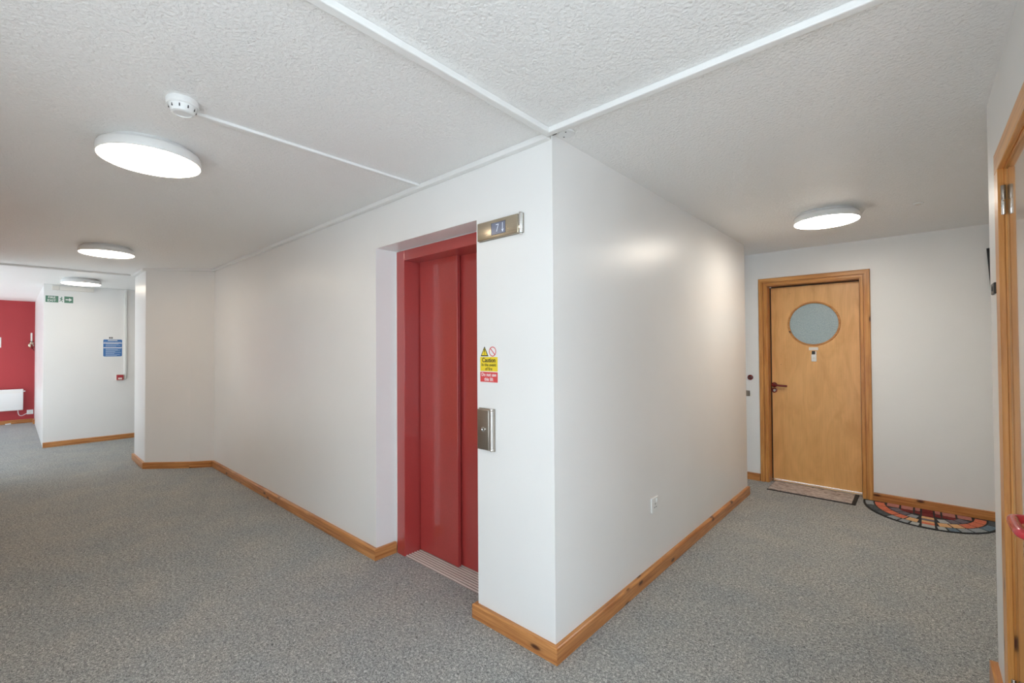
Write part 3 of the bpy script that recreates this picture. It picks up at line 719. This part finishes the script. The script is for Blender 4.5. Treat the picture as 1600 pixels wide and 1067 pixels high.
T = fx(.493, 2.184, .0036)
poly_plate('figure_head', circle(.008, 14, .004, .032), 0, .0012, FACE_X, T, 'green', ex)
poly_plate('figure_body', [(-.006, .022), (.008, .022), (.012, .006), (.020, .0), (.016, -.006), (.006, 0), (.004, -.012), (.016, -.026), (.014, -.040), (.008, -.040), (.008, -.028), (-.004, -.016), (-.012, -.030), (-.022, -.032), (-.022, -.026), (-.014, -.022), (-.006, -.006), (-.006, .008), (-.014, .002), (-.018, .008)], 0, .0012, FACE_X, T, 'green', ex)
nt = empty('notice_board', fx(1.076, 1.318), 'blue printed safety notice with white lines on the far wall', 'notice')
poly_plate('notice_sheet', rrect(.236, .278, .016), 0, .003, FACE_X, fx(1.076, 1.456), 'signwhite', nt)
poly_plate('blue_field', rrect(.226, .268, .013), .0025, .004, FACE_X, fx(1.076, 1.456), 'blue', nt)
def bar(a, b, z, h, m, nm='text_line'): box(nm, fx(1.076 + a, z - h / 2, .0035), fx(1.076 + b, z + h / 2, .0047), m, nt)
bar(-.11, .11, 1.533, .012, 'signwhite', 'white_band'); bar(-.11, .11, 1.460, .013, 'signwhite', 'white_band')
for k in range(9): bar(-.058 + k * .0128, -.058 + k * .0128 + .0098, 1.575, .013, 'signwhite', 'title_letter')
for a, b, z in ((-.105, .015, 1.553), (.02, .10, 1.553), (-.08, .07, 1.515), (-.085, .095, 1.497), (-.085, .04, 1.483), (-.085, .10, 1.440), (-.085, .06, 1.425), (-.085, .09, 1.410), (-.085, .03, 1.396), (-.085, .10, 1.381), (-.085, .02, 1.366), (-.085, .085, 1.351), (-.085, .05, 1.336)):
    bar(a, b, z, .0065, 'blueline')
ncl = empty('notice_clip', fx(1.04, 1.605), 'pair of tiny black clips on the wall above the blue notice', 'clip')
for dy in (0, .025): box('clip_jaw', fx(1.032 + dy, 1.606), fx(1.048 + dy, 1.626, .012), 'black', ncl, .002)
cp = empty('fire_call_point', fx(1.165, .94), 'red fire alarm call point at the foot of the white conduit', 'alarm')
box('back_box', fx(1.115, .940), fx(1.212, 1.032, .025), 'plastic_w', cp, .003)
cf = box('red_cover', fx(1.120, .944, .024), fx(1.203, 1.026, .046), 'callred', cp, .004, 2)
box('break_glass', fx(1.138, .958, .045), fx(1.186, .980, .0475), 'plastic_w', cf)
cdw = box('wall_conduit', fx(1.213, .955), fx(1.245, H - .02, .020), 'trim', None, .003)
tag(cdw, 'vertical white conduit rising from the red call point', 'conduit')
tk = empty('cable_trunking', fx(.62, 2.31), 'cream cable trunking below the ceiling above the exit sign', 'trunking')
box('trunking_lid', fx(.392, 2.318), fx(.470, H - .02, .035), 'plastic_w', tk, .003)
box('trunking_lid', fx(.474, 2.318), fx(.85, H - .02, .035), 'plastic_w', tk, .003)

# ------------------------------------------------------------------ red wall things
def wx(a, b, c=0): return (XW + c, a, b)
ht = empty('panel_heater', wx(-.2, .26), 'white electric panel heater on the red wall', 'heater')
box('heater_body', wx(-.60, .262, .02), wx(.160, .675, .085), 'plastic', ht, .014, 4, True)
box('heater_bracket', wx(-.45, .35, 0), wx(-.40, .6, .021), 'steel', ht)
box('heater_bracket', wx(.0, .35, 0), wx(.05, .6, .021), 'steel', ht)
gr = box('grille', wx(-.55, .600, .084), wx(.118, .650, .0865), 'plastic_w', ht, .002)
for k in range(4): box('louvre', wx(-.545, .604 + k * .0115, .086), wx(.113, .610 + k * .0115, .089), 'plastic', gr)
kn = lathe('thermostat_knob', [(0, 0), (.012, 0), (.014, .01), (.014, .022), (.010, .03), (0, .03)], wx(.158, .628, .05), 'plastic', ht, 'y', 20)
sp = empty('fused_spur', wx(.253, .16), 'white fused spur plate low on the red wall beside the heater', 'socket')
box('face_plate', wx(.208, .165), wx(.296, .251, .012), 'plastic', sp, .002)
box('fuse_holder', wx(.236, .190, .0115), wx(.268, .222, .015), 'plastic_w', sp, .002)
cb = tube('heater_cable', smooth_path([wx(.09, .266, .05), wx(.095, .20, .05), wx(.115, .155, .03), wx(.15, .15, .02), wx(.19, .175, .02), wx(.211, .186, .017)]), .006, 'plastic')
tag(cb, 'white flex looping from the panel heater to the spur plate', 'cable')
sl = empty('candle_sconce', wx(.280, 1.43), 'brass candle wall light at the right end of the red wall', 'wall light')
lathe('wall_rose', [(0, 0), (.045, 0), (.040, .010), (.012, .016), (0, .016)], wx(.258, 1.53), 'brass', sl, 'x', 24)
tube('curved_arm', smooth_path([wx(.258, 1.525, .012), wx(.268, 1.475, .05), wx(.275, 1.47, .09), wx(.270, 1.53, .11), wx(.262, 1.555, .11)]), .009, 'nylon_dark', sl, 8)
lathe('drip_cup', [(0, 0), (.012, .004), (.030, .028), (.032, .040), (.014, .042), (.014, .055), (0, .055)], wx(.262, 1.540, .11), 'brass', sl, 'z', 20)
lathe('drip_pan', [(0, 0), (.036, 0), (.038, .010), (.012, .012), (0, .012)], wx(.262, 1.592, .11), 'signblack', sl, 'z', 20)
lathe('candle_sleeve', [(0, 0), (.013, 0), (.013, .165), (.006, .172), (0, .172)], wx(.262, 1.602, .11), 'plastic_w', sl, 'z', 16)
tube('hanging_scroll', smooth_path([wx(.262, 1.54, .06), wx(.276, 1.48, .05), wx(.290, 1.45, .05), wx(.300, 1.425, .045)]), .008, 'nylon_dark', sl, 8)
wd = loft('floor_wedge', [[(XW + .03, -.075, .0003), (XW + .075, -.075, .0003), (XW + .07, -.075, .012), (XW + .035, -.075, .016)], [(XW + .03, .0, .0003), (XW + .075, .0, .0003), (XW + .07, .0, .018), (XW + .035, .0, .024)]], 'plastic')
tag(wd, 'small white wedge on the carpet below the panel heater', 'wedge')
pp = empty('wall_notice', wx(-.215, 1.483), 'cream card on the red wall above the heater', 'notice')
box('card', wx(-.290, 1.484), wx(-.134, 1.682, .006), 'plastic_w', pp, .001)
box('card_border', wx(-.280, 1.494, .0055), wx(-.144, 1.672, .0068), 'signwhite', pp)
